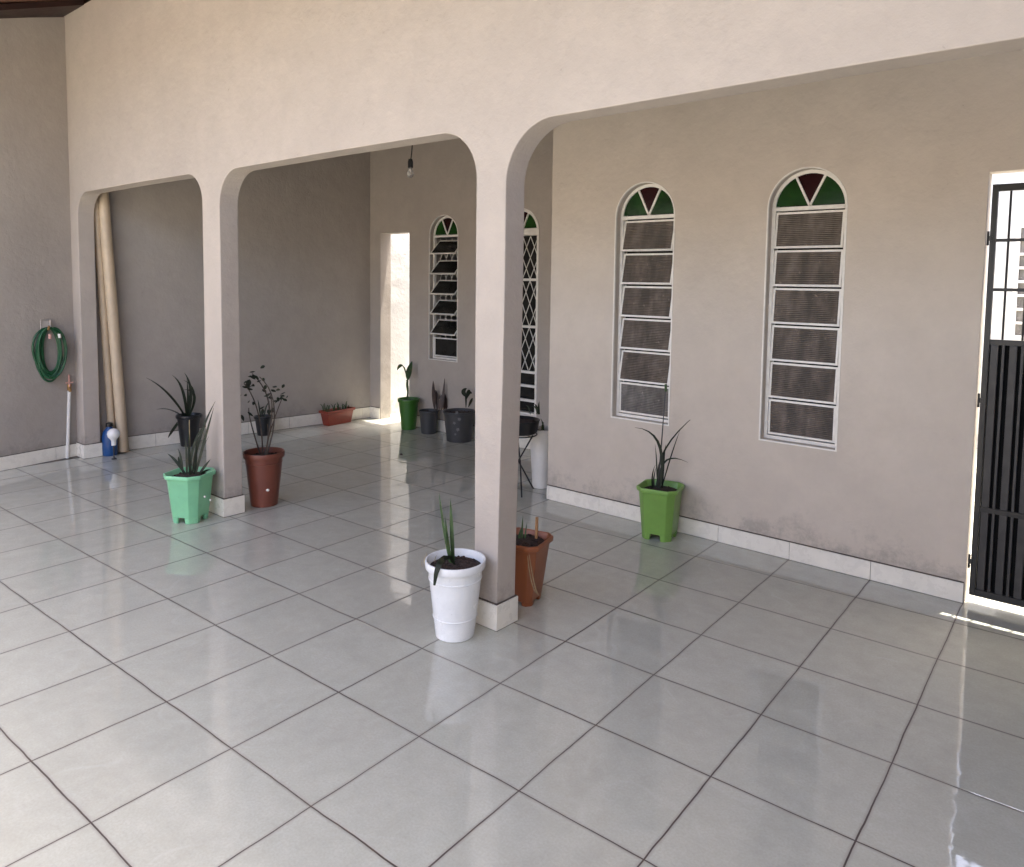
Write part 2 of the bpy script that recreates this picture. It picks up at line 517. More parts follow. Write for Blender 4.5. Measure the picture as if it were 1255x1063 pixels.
bm = bmesh.new()
prism(bm, [(-3.224, 3.991), (-3.15, 7.0), (-3.32, 7.0), (-3.39, 3.991)], lambda a, b, d: (a, b, d), -.02, 2.9)
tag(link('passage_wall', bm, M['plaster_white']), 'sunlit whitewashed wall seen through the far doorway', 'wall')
# arcade -------------------------------------------------------------------
ar = thing('arcade', 'pale plastered wall with three wide round cornered arches standing on slim pillars', 'arcade')
def arc(cx, cz, r, a0, a1, n=14): return [(cx+r*math.cos(R(a0+(a1-a0)*i/n)), cz+r*math.sin(R(a0+(a1-a0)*i/n))) for i in range(n+1)]
ZS = 2.06; XR = 4.35
out = [(-3.62, ZS-.35)]
P1 = (-3.62, -3.435); P2 = (-1.242, -1.012); P3 = (1.312, 1.492)
def edge_arch(xl, xr, rl, rr, zt):
    return [(xl, ZS-.35), (xl, ZS-.1)]+arc(xl+rl, zt-rl, rl, 180, 90)+[( (xl+xr)/2, zt+.004)]+arc(xr-rr, zt-rr, rr, 90, 0)+[(xr, ZS-.1), (xr, ZS-.35)]
out += edge_arch(P1[1], P2[0], .20, .21, 2.318)
out += edge_arch(P2[1], P3[0], .22, .23, 2.305)
out += edge_arch(P3[1], XR, .26, .24, 2.30)
out += [(XR+.25, ZS-.35), (XR+.25, 3.84), (-3.62, 3.84)]
bm = bmesh.new(); prism(bm, out, ident, YA, YB); soft_edges(bm, ZS-.35)
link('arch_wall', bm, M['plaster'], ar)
ZP = ZS-.35
for (xa, xb, xa0, xb0) in ((-3.62, -3.435, -3.62, -3.432), (P2[0], P2[1], -1.248, -1.008), (P3[0], P3[1], 1.322, 1.466), (XR, XR+.25, XR, XR+.25)):
    bm = bmesh.new()
    nz = 8
    rows = []
    for i in range(nz+1):
        t = i/nz; z = -.01+(ZP+.01)*t
        s = t*t*(3-2*t)
        l, r = xa0+(xa-xa0)*s, xb0+(xb-xb0)*s
        rows.append([bm.verts.new(q) for q in ((l, YA, z), (r, YA, z), (r, YB, z), (l, YB, z))])
    for a, b in zip(rows, rows[1:]):
        for k in range(4): bm.faces.new([a[k], a[(k+1) % 4], b[(k+1) % 4], b[k]])
    bm.faces.new(rows[0][::-1]); bm.faces.new(rows[-1]); soft_edges(bm, ZP, -.01)
    p = link('pillar', bm, M['plaster'], ar)
    bm = bmesh.new(); t = .011; h = .122
    box(bm, xa0-t, xb0+t, YA-t, YB+t, .003, h, 0, .002)
    box(bm, xa0-.006, xb0+.006, YA-.006, YB+.006, h+.0004, h+.006, 1)
    box(bm, xa0-t+.003, xb0+t-.003, YA-t+.003, YB+t-.003, .0002, .0026, 1)
    link('skirting', bm, [M['skirt'], M['grout']], p)

# window wall and house -----------------------------------------------------
hs = thing('house', 'grey beige plastered house wall with tall narrow arched windows', 'house')
def arch_loop(cx, r, zb, zs, n=20):
    return [(cx-r, zb), (cx+r, zb)]+arc(cx, zs, r, 0, 180, n)
W1 = (1.115, .22, .692, 2.055); W2 = (2.176, .22, .690, 2.060)
B1 = (-2.022, .212, .772, 2.085); B2 = (-.955, .215, .33, 2.092)
GX0, GX1, GZ = 3.065, 3.98, 2.185
bm = bmesh.new()
wz = 3.4
outl = [(XC, -.01), (GX0, -.01), (GX0, GZ), (GX1, GZ), (GX1, -.01), (4.6, -.01), (4.6, 3.2), (GX0, 3.2), (GX0, 3.66), (XC, 3.66)]
prism(bm, outl, ident, YW, YW+.10, 0, [arch_loop(*W1), arch_loop(*W2)])
box(bm, XC, XC+.15, YW+.1005, YF, -.01, 3.5)             # return of the corner
link('front_wall', bm, M['plaster_house'], hs)
bm = bmesh.new()
DX0, DX1, DZ = -3.055, -2.56, 2.14
outl = [(-3.26, -.01), (DX0, -.01), (DX0, DZ), (DX1, DZ), (DX1, -.01), (.49, -.01), (.49, 3.5), (-3.26, 3.5)]
prism(bm, outl, ident, YF+.0005, YF+.15, 0, [arch_loop(*B1), arch_loop(*B2)])
link('far_wall', bm, M['plaster_far_dimmed'], hs)
bm = bmesh.new()
box(bm, XC+.16, 2.92, 3.40, 3.5, -.01, 3.2); box(bm, 2.82, 2.92, YW+.102, 3.3995, -.01, 3.2)
box(bm, -2.54, -2.42, YF+.152, 5.4, -.01, 3.0); box(bm, -2.4195, .62, 5.3, 5.4, -.01, 3.0); box(bm, .5, .62, YF+.152, 5.2995, -.01, 3.0)
link('inner_wall', bm, M['plaster_white'], hs)
bm = bmesh.new()
off = (.45*1-2.63*math.sin(PH))/math.cos(PH)
skirting_run(bm, (XC, YW), (GX0-.004, YW), .105, off=off+.003-XC+.0)
link('skirting', bm, [M['skirt'], M['grout']], hs)
bm = bmesh.new()
skirting_run(bm, (-3.235, YF), (DX0, YF), .13); skirting_run(bm, (DX1, YF), (XC, YF), .125, off=.2)
link('skirting', bm, [M['skirt'], M['grout']], hs)

# roofs ---------------------------------------------------------------------
def slab(bm, x0, x1, y0, z0, y1, z1, th, mi=0):
    prism(bm, [(y0, z0), (y1, z1), (y1, z1+th), (y0, z0+th)], lambda a, b, d: (d, a, b), x0, x1, mi)
bm = bmesh.new()
YE = -.25
YF_, ZF_ = -1.45, 3.52
gz = lambda y: 3.90+.33*(y-.9)
prism(bm, [(YF_, ZF_), (YE, gz(YE)), (.9, gz(.9)), (.9, gz(.9)+.06), (YE, gz(YE)+.06), (YF_, ZF_+.06)], lambda a, b, d: (d, a, b), -3.9, 5.0)
slab(bm, -3.9, 3.07, .9005, 3.90, 3.97, 3.45, .06)
slab(bm, 3.0705, 5.0, .9005, 3.90, 2.896, 3.00, .06)
prism(bm, [(.95, 3.88), (2.89, 3.01), (2.89, 3.60)], lambda a, b, d: (d, a, b), 3.02, 3.069)
box(bm, XC+.1, 3.0, 3.30, 3.6, 3.21, 3.27); box(bm, -2.56, .7, 3.971, 5.5, 3.001, 3.06)
rf = link('roof', bm, M['clay'], hs)
# rafters under the garage roof and the plate on the left wall
for k, x in enumerate([-3.38]):
    bm = bmesh.new(); slab(bm, x-.235, x+.215, YE+.1, gz(YE+.1)-.072, YA-.001, gz(YA-.001)-.046, .045)
    link('rafter', bm, M['wood'], rf)
for x in (-2.0, -.6, .8, 2.2, 3.6):
    bm = bmesh.new(); slab(bm, x-.03, x+.03, YE+.1, gz(YE+.1)-.115, YA-.02, gz(YA-.02)-.115, .11)
    link('rafter', bm, M['wood'], rf)
for x in (-2.4, -1.0, .2, 1.4, 2.6):
    bm = bmesh.new(); slab(bm, x-.03, x+.03, 1.0, 3.87-.12, YF-.02, 3.465-.12, .11)
    link('rafter', bm, M['wood'], rf)

# right boundary wall, yard wall
bm = bmesh.new(); box(bm, 4.6005, 4.75, -6.0, 7.2, -.02, 3.0)
tag(link('yard_wall', bm, M['plaster_white']), 'whitewashed side wall of the yard seen beyond the gate', 'wall')
bm = bmesh.new(); box(bm, -3.4, 4.75, -6.2, -6.001, -.02, 2.3)  # added out-of-view wall, cuts low light from the horizon
tag(link('horizon_blocker', bm, M['plaster_house']), 'unseen plastered wall added behind the viewer to block horizon light', 'wall')
bm = bmesh.new(); box(bm, .4, 4.6, 7.0, 7.15, -.02, 3.2)
yw = link('yard_house', bm, M['plaster_white'])
tag(yw, 'bright white neighbouring wall glimpsed through the gate bars', 'wall')
bm = bmesh.new()
x0, x1, z0, z1 = 2.69, 3.25, 1.15, 2.22
box(bm, x0, x0+.04, 6.96, 6.9995, z0, z1); box(bm, x1-.04, x1, 6.96, 6.9995, z0, z1)
for i in range(9):
    z = z0+i*(z1-z0)/8
    box(bm, x0+.041, x1-.041, 6.965, 6.9995, z-.012, z+.012)
lw = link('window', bm, M['white_metal'], yw)
bm = bmesh.new(); box(bm, x0+.041, x1-.041, 6.985, 6.992, z0+.013, z1-.013)
link('pane', bm, M['ridged_grey'], lw)


# windows --------------------------------------------------------------------
def ring(bm, cx, r, zb, zs, w, y0, y1, mi=0, zc=None):
    o = arch_loop(cx, r, zb, zs); i_ = arch_loop(cx, r-w, zb+w, zs)
    prism(bm, o, ident, y0, y1, mi, [i_])


def louvre(par, x0, x1, zt, zb, yp, tilt, glass, t=.012, fwid=.012):
    """one tilting pane: white steel edge with glass inside, hinged near its top"""
    w, h = x1-x0, zt-zb
    bm = bmesh.new()
    z = [0, -h]
    box(bm, 0, w, -t/2, t/2, -fwid, 0, 0); box(bm, 0, w, -t/2, t/2, -h, -h+fwid, 0)
    box(bm, 0, fwid, -t/2, t/2, -h+fwid, -fwid, 0); box(bm, w-fwid, w, -t/2, t/2, -h+fwid, -fwid, 0)
    box(bm, fwid, w-fwid, -.003, .003, -h+fwid, -fwid, 1)
    o = link('louvre', bm, [M['white_metal'], glass], par)
    c = math.cos(tilt)
    o.location = (x0, yp+math.sin(tilt)*h*.45, zt-(1-c)*h*.45)
    o.rotation_euler = (-tilt, 0, 0)
    return o


def fan(par, cx, r, zs, y0, y1, bar=.013):
    """V of glazing bars over the crossbar with green, red and green glass"""
    bm = bmesh.new(); A = R(26)
    for s in (-1, 1):
        dx, dz = math.sin(A)*s, math.cos(A); px_, pz_ = math.cos(A)*s, -math.sin(A)
        k = bar/2
        prism(bm, [(cx+px_*k*-1, zs+.0-pz_*k), (cx+px_*k, zs+pz_*k+.002), (cx+dx*(r-.004)+px_*k, zs+dz*(r-.004)+pz_*k), (cx+dx*(r-.004)-px_*k, zs+dz*(r-.004)-pz_*k)], ident, y0, y1)
    link('glazing_bar', bm, M['white_metal'], par)
    g = (y0+y1)/2
    for a0, a1, mt, nm in ((0.5, 63.5, 'green_glass', 'green_pane'), (64.5, 115.5, 'red_glass', 'red_pane'), (116.5, 179.5, 'green_glass', 'green_pane')):
        bm = bmesh.new(); prism(bm, [(cx, zs+.006)]+[(a, max(b, zs+.006)) for a, b in arc(cx, zs, r, a0, a1, 12)], ident, g-.002, g+.002)
        link(nm, bm, M[mt], par)


def lattice(bm, x0, x1, z0, z1, nz, y, t=.004, nx=1):
    """diamond lattice of thin flat bars filling a rectangle"""
    sx, sz = (x1-x0)/nx, (z1-z0)/nz
    for i in range(-nz, nx+1):
        for s in (1, -1):
            pts = []
            for j in range(nz+1):
                x = x0+(i+j)*sx if s > 0 else x1-(i+j)*sx
                pts.append((x, z0+j*sz))
            for (xa, za), (xb, zb) in zip(pts, pts[1:]):
                if min(xa, xb) >= x0-1e-6 and max(xa, xb) <= x1+1e-6:
                    yy = y+(.0045 if s > 0 else -.0045)
                    tube(bm, [(xa, yy, za), (xb, yy, zb)], t, 6)


def window(spec, yf, label, tilts, glass, ztops, open_=False):
    cx, r, zb, zs = spec
    bm = bmesh.new()
    ring(bm, cx, r+.007, zb-.007, zs, .008, yf-.004, yf+.010)       # thin plaster lip
    ring(bm, cx, r-.002, zb+.002, zs, .020, yf+.050, yf+.080)
    box(bm, cx-r+.0225, cx+r-.0225, yf+.046, yf+.078, zs-.011, zs+.011)
    win = link('window', bm, M['white_metal'], hs)
    win['label'] = label
    fan(win, cx, r-.0215, zs+.011, yf+.052, yf+.074)
    x0, x1 = cx-r+.024, cx+r-.024
    for k, (zt, zbm) in enumerate(ztops):
        tl_ = tilts[k]
        louvre(win, x0, x1, zt, zbm, yf+.060, tl_, glass[k] if isinstance(glass, list) else glass)
        if k < len(ztops)-1 and not open_:
            zz = (zbm+ztops[k+1][0])/2
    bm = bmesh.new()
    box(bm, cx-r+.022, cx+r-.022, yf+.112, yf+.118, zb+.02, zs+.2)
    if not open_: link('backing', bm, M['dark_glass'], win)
    else: bm.free()
    return win


def ztops(zs, zb, n, gap): 
    z1, z0 = zs-.013, zb+.024
    p = (z1-z0)/n
    return [(z1-i*p-gap/2, z1-(i+1)*p+gap/2) for i in range(n)]
window(W1, YW, 'narrow arched window with six tilted ridged panes above the lime pot', [R(a) for a in (13, 12, 11, 11, 11, 0)], [M['ridged']]*5+[M['ridged_grey']], ztops(W1[3], W1[2], 6, .010))
window(W2, YW, 'arched window nearest the black gate with nearly closed ridged panes', [R(a) for a in (6, 5, 5, 5, 4, 0)], [M['ridged']]*6, ztops(W2[3], W2[2], 6, .010))
wb = window(B1, YF, 'far arched window with its dark panes swung wide open', [R(a) for a in (44, 44, 43, 43, 42, 0)], M['dark_glass'], ztops(B1[3], B1[2], 6, .012), True)
bm = bmesh.new(); lattice(bm, B1[0]-.175, B1[0]+.175, B1[2]+.04, B1[3]-.02, 6, YF+.125, .004, 4)
link('grille', bm, M['white_metal'], wb)

# far window half hidden by the pillar: diamond grille above plain bars
cx, r, zb, zs = B2
bm = bmesh.new()
ring(bm, cx, r+.010, zb-.010, zs, .0095, YF-.005, YF+.012); ring(bm, cx, r-.002, zb+.002, zs, .020, YF+.004, YF+.06)
box(bm, cx-r+.022, cx+r-.022, YF+.01, YF+.05, zs-.035, zs+.030)
w2 = link('window', bm, M['white_metal'], hs); w2['label'] = 'far arched window half behind the pillar with a white diamond grille'
fan(w2, cx, r-.024, zs+.030, YF+.02, YF+.05)
bm = bmesh.new(); x0, x1 = cx-r+.022, cx+r-.022
zz = [zs-.035, 1.635, 1.184, .744]
for a, b in zip(zz, zz[1:]): lattice(bm, x0, x1, b+.012, a-.0, 2, YF+.03, .0038, 4)
for z in zz[1:]+[.61, .468]: box(bm, x0+.0005, x1-.0005, YF+.015, YF+.045, z-.012, z+.012)
link('grille', bm, M['white_metal'], w2)
bm = bmesh.new(); box(bm, x0, x1, YF+.075, YF+.081, zb+.02, zs-.036)
link('pane', bm, M['dark_glass'], w2)

# gate ------------------------------------------------------------------------
gt = thing('gate', 'black metal gate with barred top and solid ribbed lower half, right edge', 'gate', (GX0+.015, 2.675, .045))
GL = gt.location.copy()
def gpart(name, f, mat):
    bm = bmesh.new(); f(bm)
    bmesh.ops.translate(bm, verts=bm.verts[:], vec=-GL)
    return link(name, bm, mat, gt)
g0, g1 = GX0+.016, GX1-.012; gy0, gy1 = 2.660, 2.690
def f_(bm):
    box(bm, g0, g0+.026, gy0, gy1, .044, 2.125, 0, .002); box(bm, g1-.026, g1, gy0, gy1, .044, 2.125, 0, .002)
    for a, b in ((2.090, 2.124), (1.333, 1.36), (.484, .510), (.045, .080)): box(bm, g0+.0265, g1-.0265, gy0-.001, gy1-.001, a, b)
gpart('frame', f_, M['black_metal'])
def f_(bm): box(bm, g0+.0265, g1-.0265, 2.677, 2.681, .0805, 1.3325)
gpart('back_sheet', f_, M['gap_black'])
def f_(bm):
    x = g0+.032
    while x < g1-.06:
        for a, b in ((.0805, .4835), (.5105, 1.3325)):
            box(bm, x, x+.033, 2.6615, 2.6765, a, b, 0, .002); box(bm, x+.048, x+.060, 2.6615, 2.6765, a, b, 0, .001)
        x += .0795
gpart('ribbed_panel', f_, M['grey_metal'])
x = g0+.026+.052
while x < g1-.04:
    def f_(bm): tube(bm, [(x, 2.675, 1.3605), (x, 2.675, 2.0895)], .0055, 8)
    gpart('bar', f_, M['black_metal']); x += .083
for z in (1.85, 1.607):
    def f_(bm): box(bm, g0+.0265, g1-.0265, 2.667, 2.6685, z-.008, z+.008)
    gpart('cross_bar', f_, M['black_metal'])
for z in (1.86, 1.05, .22):
    def f_(bm):
        tube(bm, [(g0-.006, 2.657, z-.035), (g0-.006, 2.657, z+.035)], .0055, 10); box(bm, g0-.010, g0+.012, 2.655, 2.6595, z-.012, z+.012)
    gpart('hinge', f_, M['black_metal'])


# pots --------------------------------------------------------------------------
def round_pot(par, r, rb, h, mat, rim=.028, lip=.010, bands=(), smooth=True):
    bm = bmesh.new()
    f = lambda z: rb+(r-lip-rb)*z/(h-rim)
    prof = [(0, .004), (rb-.012, .004), (rb-.005, 0), (rb, .004)]
    zs_ = sorted(bands)
    for z in zs_: prof += [(f(z-.004), z-.004), (f(z-.003)+.003, z-.002), (f(z+.003)+.003, z+.002), (f(z+.004), z+.004)]
    prof += [(f(h-rim-.002), h-rim-.002), (r-.002, h-rim), (r, h-rim+.004), (r+.002, h-.004), (r, h), (r-.006, h), (r-.009, h-.006), (r-.016, h-rim), (r-.03, h*.6), (0, h*.6)]
    lathe(bm, prof, seg=48)
    return link('pot', bm, mat, par, smooth=True)


def chamfer_ring(w, c, z):
    a = w/2
    return [(a-c, -a, z), (a, -a+c, z), (a, a-c, z), (a-c, a, z), (-a+c, a, z), (-a, a-c, z), (-a, -a+c, z), (-a+c, -a, z)]


def square_pot(par, wt, wb, h, mat, c=.05, rim=.03, foot=.04):
    bm = bmesh.new()
    W_ = lambda z: wb+(wt-.02-wb)*z/h
    def rg(w, z, cc=None):
        cc = c*w/wt if cc is None else cc
        return [bm.verts.new(p) for p in chamfer_ring(w, cc, z)]
    rings = [rg(W_(foot), foot), rg(W_(h-rim), h-rim), rg(wt, h-rim+.002), rg(wt+.004, h-.006), rg(wt, h), rg(wt-.014, h), rg(wt-.022, h-.008), rg(W_(h*.72)-.02, h*.72)]
    for a, b in zip(rings, rings[1:]):
        for k in range(8): bm.faces.new([a[k], a[(k+1) % 8], b[(k+1) % 8], b[k]])
    bm.faces.new(rings[0]); bm.faces.new(rings[-1])
    # four corner feet left by the notches
    w1, w0 = W_(foot), W_(0)
    for q in range(4):
        rot = Matrix.Rotation(q*math.pi/2, 3, 'Z')
        def corner(w, z, e):
            a = w/2; cc = c*w/wt
            return [(a-cc-e, -a, z), (a-cc, -a, z), (a, -a+cc, z), (a, -a+cc+e, z), (a-.02, -a+cc+e, z), (a-cc-.01, -a+.02, z), (a-cc-e, -a+.02, z)]
        e = wb*.18
        A = [bm.verts.new(rot @ Vector(p)) for p in corner(w0, 0, e*.8)]; B = [bm.verts.new(rot @ Vector(p)) for p in corner(w1-.0006, foot, e)]
        for k in range(7): bm.faces.new([A[k], A[(k+1) % 7], B[(k+1) % 7], B[k]])
        bm.faces.new(A[::-1])
    o = link('pot', bm, mat, par)
    bv = o.modifiers.new('bevel', 'BEVEL'); bv.width = .005; bv.segments = 2; bv.limit_method = 'ANGLE'; bv.angle_limit = R(25)
    for p in o.data.polygons: p.use_smooth = True
    return o


def soil(par, r, z, clutter=50, sq=False):
    bm = bmesh.new()
    lathe(bm, [(0, z-.02), (r*.99, z-.02), (r, z-.004), (r*.8, z), (r*.4, z+.005), (0, z+.006)], seg=8 if sq else 32)
    ground_clutter(bm, (0, 0), r*.85, z, clutter)
    return link('soil', bm, M['soil'], par)


GRP = 'potted plants standing around the tiled porch'
def plant(name_label, loc, rz=0):
    return thing('potted_plant', name_label, 'potted plant', loc, GRP, rz)


def local(par, p):
    m = Matrix.Translation(par.location) @ Matrix.Rotation(par.rotation_euler.z, 4, 'Z')
    return m.inverted() @ Vector(p)


def px(par, u, v, dz=0.0, push=0.0):
    """photo pixel at the distance of the plant's axis, in the plant's own space"""
    ref = Vector(par.location)+Vector((fw.x, fw.y, 0)).normalized()*push
    return local(par, at_depth_of(u, v, ref))


def base_at(par, z, dx=0, dy=0): return Vector((dx, dy, z))


def pix_blade(bm, par, pxs, w, mi=0, push=0.0, push_tip=None, fold=.3, wprof=None, n=9):
    """leaf through two or three photo pixels; base and tip may lie nearer or farther"""
    pt = push if push_tip is None else push_tip
    P = [px(par, u, v, push=push+(pt-push)*k/(len(pxs)-1)) for k, (u, v) in enumerate(pxs)]
    if len(P) == 2: pts = [P[0].lerp(P[1], i/n) for i in range(n+1)]
    else:
        c = P[1]*2-(P[0]+P[2])*.5
        pts = bez(P[0], c, P[2], n)
    rr = Matrix.Rotation(-par.rotation_euler.z, 3, 'Z')
    t = (P[-1]-P[0]).normalized(); s = t.cross(rr @ fw)
    a = random.uniform(-.7, .7); s = Matrix.Rotation(a, 3, t) @ s
    blade(bm, pts, w, fold, mi, wprof, side=s)


def pix_tube(bm, par, pxs, r, mi=0, push=0.0, push_tip=None, seg=6):
    pt = push if push_tip is None else push_tip
    P = [px(par, u, v, push=push+(pt-push)*k/(len(pxs)-1)) for k, (u, v) in enumerate(pxs)]
    if len(P) == 3: P = bez(P[0], P[1]*2-(P[0]+P[2])*.5, P[2], 10)
    n_ = len(P)
    tube(bm, P, [r*(1-.5*i/(n_-1)) for i in range(n_)], seg, mi)


# mint square pot, second pillar
p = plant('mint green square footed pot of dark sword leaves in front of a pillar', (-1.125, .66, 0), R(28))
square_pot(p, .272, .185, .325, M['mint'], .055); soil(p, .118, .298, 40)
bm = bmesh.new()
for pxs, w in [([(228, 583), (216, 566), (205, 556)], .016), ([(226, 583), (220, 566), (219, 560)], .013), ([(236, 582), (246, 535), (264, 492)], .022), ([(240, 582), (251, 540), (262, 500)], .018),
               ([(234, 582), (238, 545), (252, 520)], .014), ([(229, 584), (229, 560), (227, 535)], .015), ([(233, 584), (232, 560), (231, 520)], .014),
               ([(243, 583), (251, 572), (258, 563)], .015), ([(244, 583), (252, 577), (259, 576)], .013), ([(238, 583), (240, 565), (240, 540)], .013), ([(225, 584), (222, 562), (218, 550)], .012),
               ([(241, 583), (245, 560), (256, 535)], .014), ([(231, 583), (235, 560), (236, 548)], .012)]:
    pix_blade(bm, p, pxs, w*1.35, 0, random.uniform(-.03, .03))
link('foliage', bm, M['leaf_dark'], p, True)
bm = bmesh.new(); pix_tube(bm, p, [(233, 585), (232, 515)], .005); link('stake', bm, M['dry'], p)
for q, rr_ in ((px(p, 251, 609, push=-.118), .007), (px(p, 258, 613, push=-.105), .006)):
    bm = bmesh.new(); bmesh.ops.create_icosphere(bm, subdivisions=2, radius=rr_, matrix=Matrix.Translation(q))
    link('tag', bm, M['paper'], p)

# black pot behind it against the side wall
p = plant('black round pot with long strap leaves by the side wall behind the mint pot', (-3.30, 1.70, 0))
round_pot(p, .112, .075, .30, M['black_plastic'], .03); soil(p, .10, .275, 20)
bm = bmesh.new()
for pxs, w in [([(228, 512), (206, 482), (179, 463)], .030), ([(229, 512), (224, 478), (211, 460)], .036), ([(230, 512), (234, 480), (226, 457)], .034), ([(231, 512), (238, 485), (224, 478)], .028),
               ([(232, 512), (238, 482), (225, 466)], .028), ([(226, 511), (208, 502), (192, 502)], .040), ([(222, 513), (212, 528), (206, 537)], .040), ([(230, 512), (231, 490), (229, 464)], .035)]:
    tipu = pxs[-1][0]; pix_blade(bm, p, pxs, w, 0, 0, -.012*max(0, 230-tipu)+.05*0)
link('foliage', bm, M['leaf_dark'], p, True)

# brown red round pot behind the second pillar
p = plant('brown red round pot with a spindly shrub just behind the pillar', (-1.075, 1.17, 0))
round_pot(p, .140, .092, .385, M['terracotta'], .04, .012, (.31,)); soil(p, .12, .35, 30)
bm = bmesh.new()
stems = [[(322, 560), (316, 505), (299, 470)], [(324, 560), (333, 510), (330, 482)], [(325, 560), (331, 530), (345, 490)], [(320, 560), (308, 520), (305, 500)], [(326, 560), (336, 500), (318, 462)], [(323, 560), (328, 540), (328, 520)], [(330, 505), (325, 480), (309, 458)]]
for s in stems: pix_tube(bm, p, s, .006, 0, random.uniform(-.06, .06))
link('stem', bm, M['bark'], p, True)
bm = bmesh.new()
def cluster(bm, par, u, v, n, spread, w, l, mi=0, push=0.0):
    for _ in range(max(2, int(n*.7))):
        a = random.uniform(0, 6.283); q = px(par, u+random.gauss(0, spread), v+random.gauss(0, spread), push=push+random.gauss(0, .04))
        d = Vector((random.gauss(0, 1), random.gauss(0, 1), random.gauss(-.1, .7))).normalized()
        blade(bm, [q+d*l*i/5+Vector((0, 0, -.25*l*(i/5)**2)) for i in range(6)], w, .3, mi, leafprof, side=d.orthogonal())
for u, v, n_, s in ((302, 468, 14, 4), (308, 459, 9, 4), (299, 482, 8, 4), (315, 462, 5, 4), (330, 484, 9, 4), (347, 486, 9, 3), (343, 490, 5, 3), (335, 502, 7, 3), (325, 500, 5, 4), (303, 503, 4, 3), (319, 475, 4, 5), (309, 492, 4, 5), (338, 478, 3, 3)):
    cluster(bm, p, u, v, n_, s, .022, .042)
link('foliage', bm, M['leaf_dark'], p, True)
bm = bmesh.new()
q = px(p, 328, 601, push=-.112); bmesh.ops.create_icosphere(bm, subdivisions=2, radius=.011, matrix=Matrix.Translation(q) @ Matrix.Diagonal((1.3, 1, .9, 1)))
link('tag', bm, M['paper'], p)

# small black pot behind the shrub
p = plant('small black pot holding a few sprigs beside the side wall skirting', (-3.23, 2.44, 0))
round_pot(p, .092, .06, .20, M['black_plastic'], .025); soil(p, .08, .18, 12)
bm = bmesh.new()
for pxs in ([(320, 515), (318, 500), (316, 490)], [(324, 515), (326, 500), (331, 492)]): pix_blade(bm, p, pxs, .02)
link('foliage', bm, M['leaf_dark'], p, True)

# red planter box
p = plant('brick red rectangular planter box with sparse small shoots', (-3.205, 3.33, 0), R(6))
bm = bmesh.new()
def tr(w, d, z): return [bm.verts.new((sx*w/2, sy*d/2, z)) for sx, sy in ((-1, -1), (1, -1), (1, 1), (-1, 1))]
rings = [tr(.10, .32, 0), tr(.125, .37, .135), tr(.15, .40, .138), tr(.152, .404, .165), tr(.135, .385, .165), tr(.12, .36, .12)]
for a, b in zip(rings, rings[1:]):
    for k in range(4): bm.faces.new([a[k], a[(k+1) % 4], b[(k+1) % 4], b[k]])
bm.faces.new(rings[0][::-1]); bm.faces.new(rings[-1])
o = link('pot', bm, M['brick_red'], p); bv = o.modifiers.new('bevel', 'BEVEL'); bv.width = .006; bv.segments = 2
bm = bmesh.new(); box(bm, -.06, .06, -.18, .18, .121, .145); ground_clutter(bm, (0, 0), .06, .145, 20); link('soil', bm, M['soil'], p)
bm = bmesh.new()
for _ in range(26):
    y = random.uniform(-.17, .17); x = random.uniform(-.05, .05); h = random.uniform(.04, .12)
    a = random.uniform(0, 6.28); L = random.uniform(.01, .05)
    blade(bm, bez((x, y, .14), (x, y, .14+h), (x+L*math.cos(a), y+L*math.sin(a), .14+h*random.uniform(.7, 1.1)), 6), .010, .3)
link('foliage', bm, M['leaf'], p, True)
bm = bmesh.new()
q = px(p, 403, 518, push=-.075); bmesh.ops.create_icosphere(bm, subdivisions=2, radius=.013, matrix=Matrix.Translation(q)); link('tag', bm, M['paper'], p)

# green pot at the far doorway
p = plant('bright green tapered pot with one tall cactus stem at the far doorway', (-2.40, 3.675, 0))
round_pot(p, .118, .078, .335, M['green_pot'], .035, .012); soil(p, .10, .31, 20)
bm = bmesh.new()
pix_tube(bm, p, [(499, 492), (500, 475), (498, 466)], .012, 0)
def pad(pxs, w): pix_blade(bm, p, pxs, w, 0, 0, None, .15, leafprof)
pad([(499, 480), (499, 470), (500, 463)], .03); pad([(500, 466), (501, 456), (505, 443)], .065); pad([(498, 462), (496, 452), (493, 449)], .02); pad([(494, 449), (490, 449), (487, 454)], .045)
link('foliage', bm, M['leaf'], p, True)

# dark grey pot with spikes, larger grey pot next to it
p = plant('smaller dark grey pot with upright brownish spikes against the far wall', (-2.08, 3.675, 0))
round_pot(p, .105, .078, .245, M['grey_plastic'], .02, .006); soil(p, .093, .225, 15)
bm = bmesh.new()
for pxs, w in [([(533, 503), (532, 485), (531, 467)], .05), ([(536, 503), (536, 490), (534, 478)], .04), ([(541, 503), (543, 490), (545, 464)], .035), ([(544, 503), (546, 492), (545, 482)], .05), ([(538, 503), (540, 492), (541, 484)], .035), ([(546, 503), (548, 495), (547, 488)], .03)]:
    pix_blade(bm, p, pxs, w, 0, random.uniform(-.03, .03), None, .3, leafprof)
link('foliage', bm, M['leaf_purple'], p, True)
p = plant('larger grey pot with pale floral print partly behind the middle pillar', (-1.585, 3.635, 0))
round_pot(p, .162, .125, .305, M['grey_plastic'], .02, .005); soil(p, .145, .285, 30)
bm = bmesh.new()
for pxs, w in [([(571, 500), (571, 488), (570, 480)], .02), ([(570, 486), (568, 480), (572, 476)], .045), ([(571, 490), (575, 480), (578, 483)], .05), ([(574, 499), (577, 492), (579, 488)], .03)]:
    pix_blade(bm, p, pxs, w, 0, 0, None, .2, leafprof)
link('foliage', bm, M['leaf_dark'], p, True)
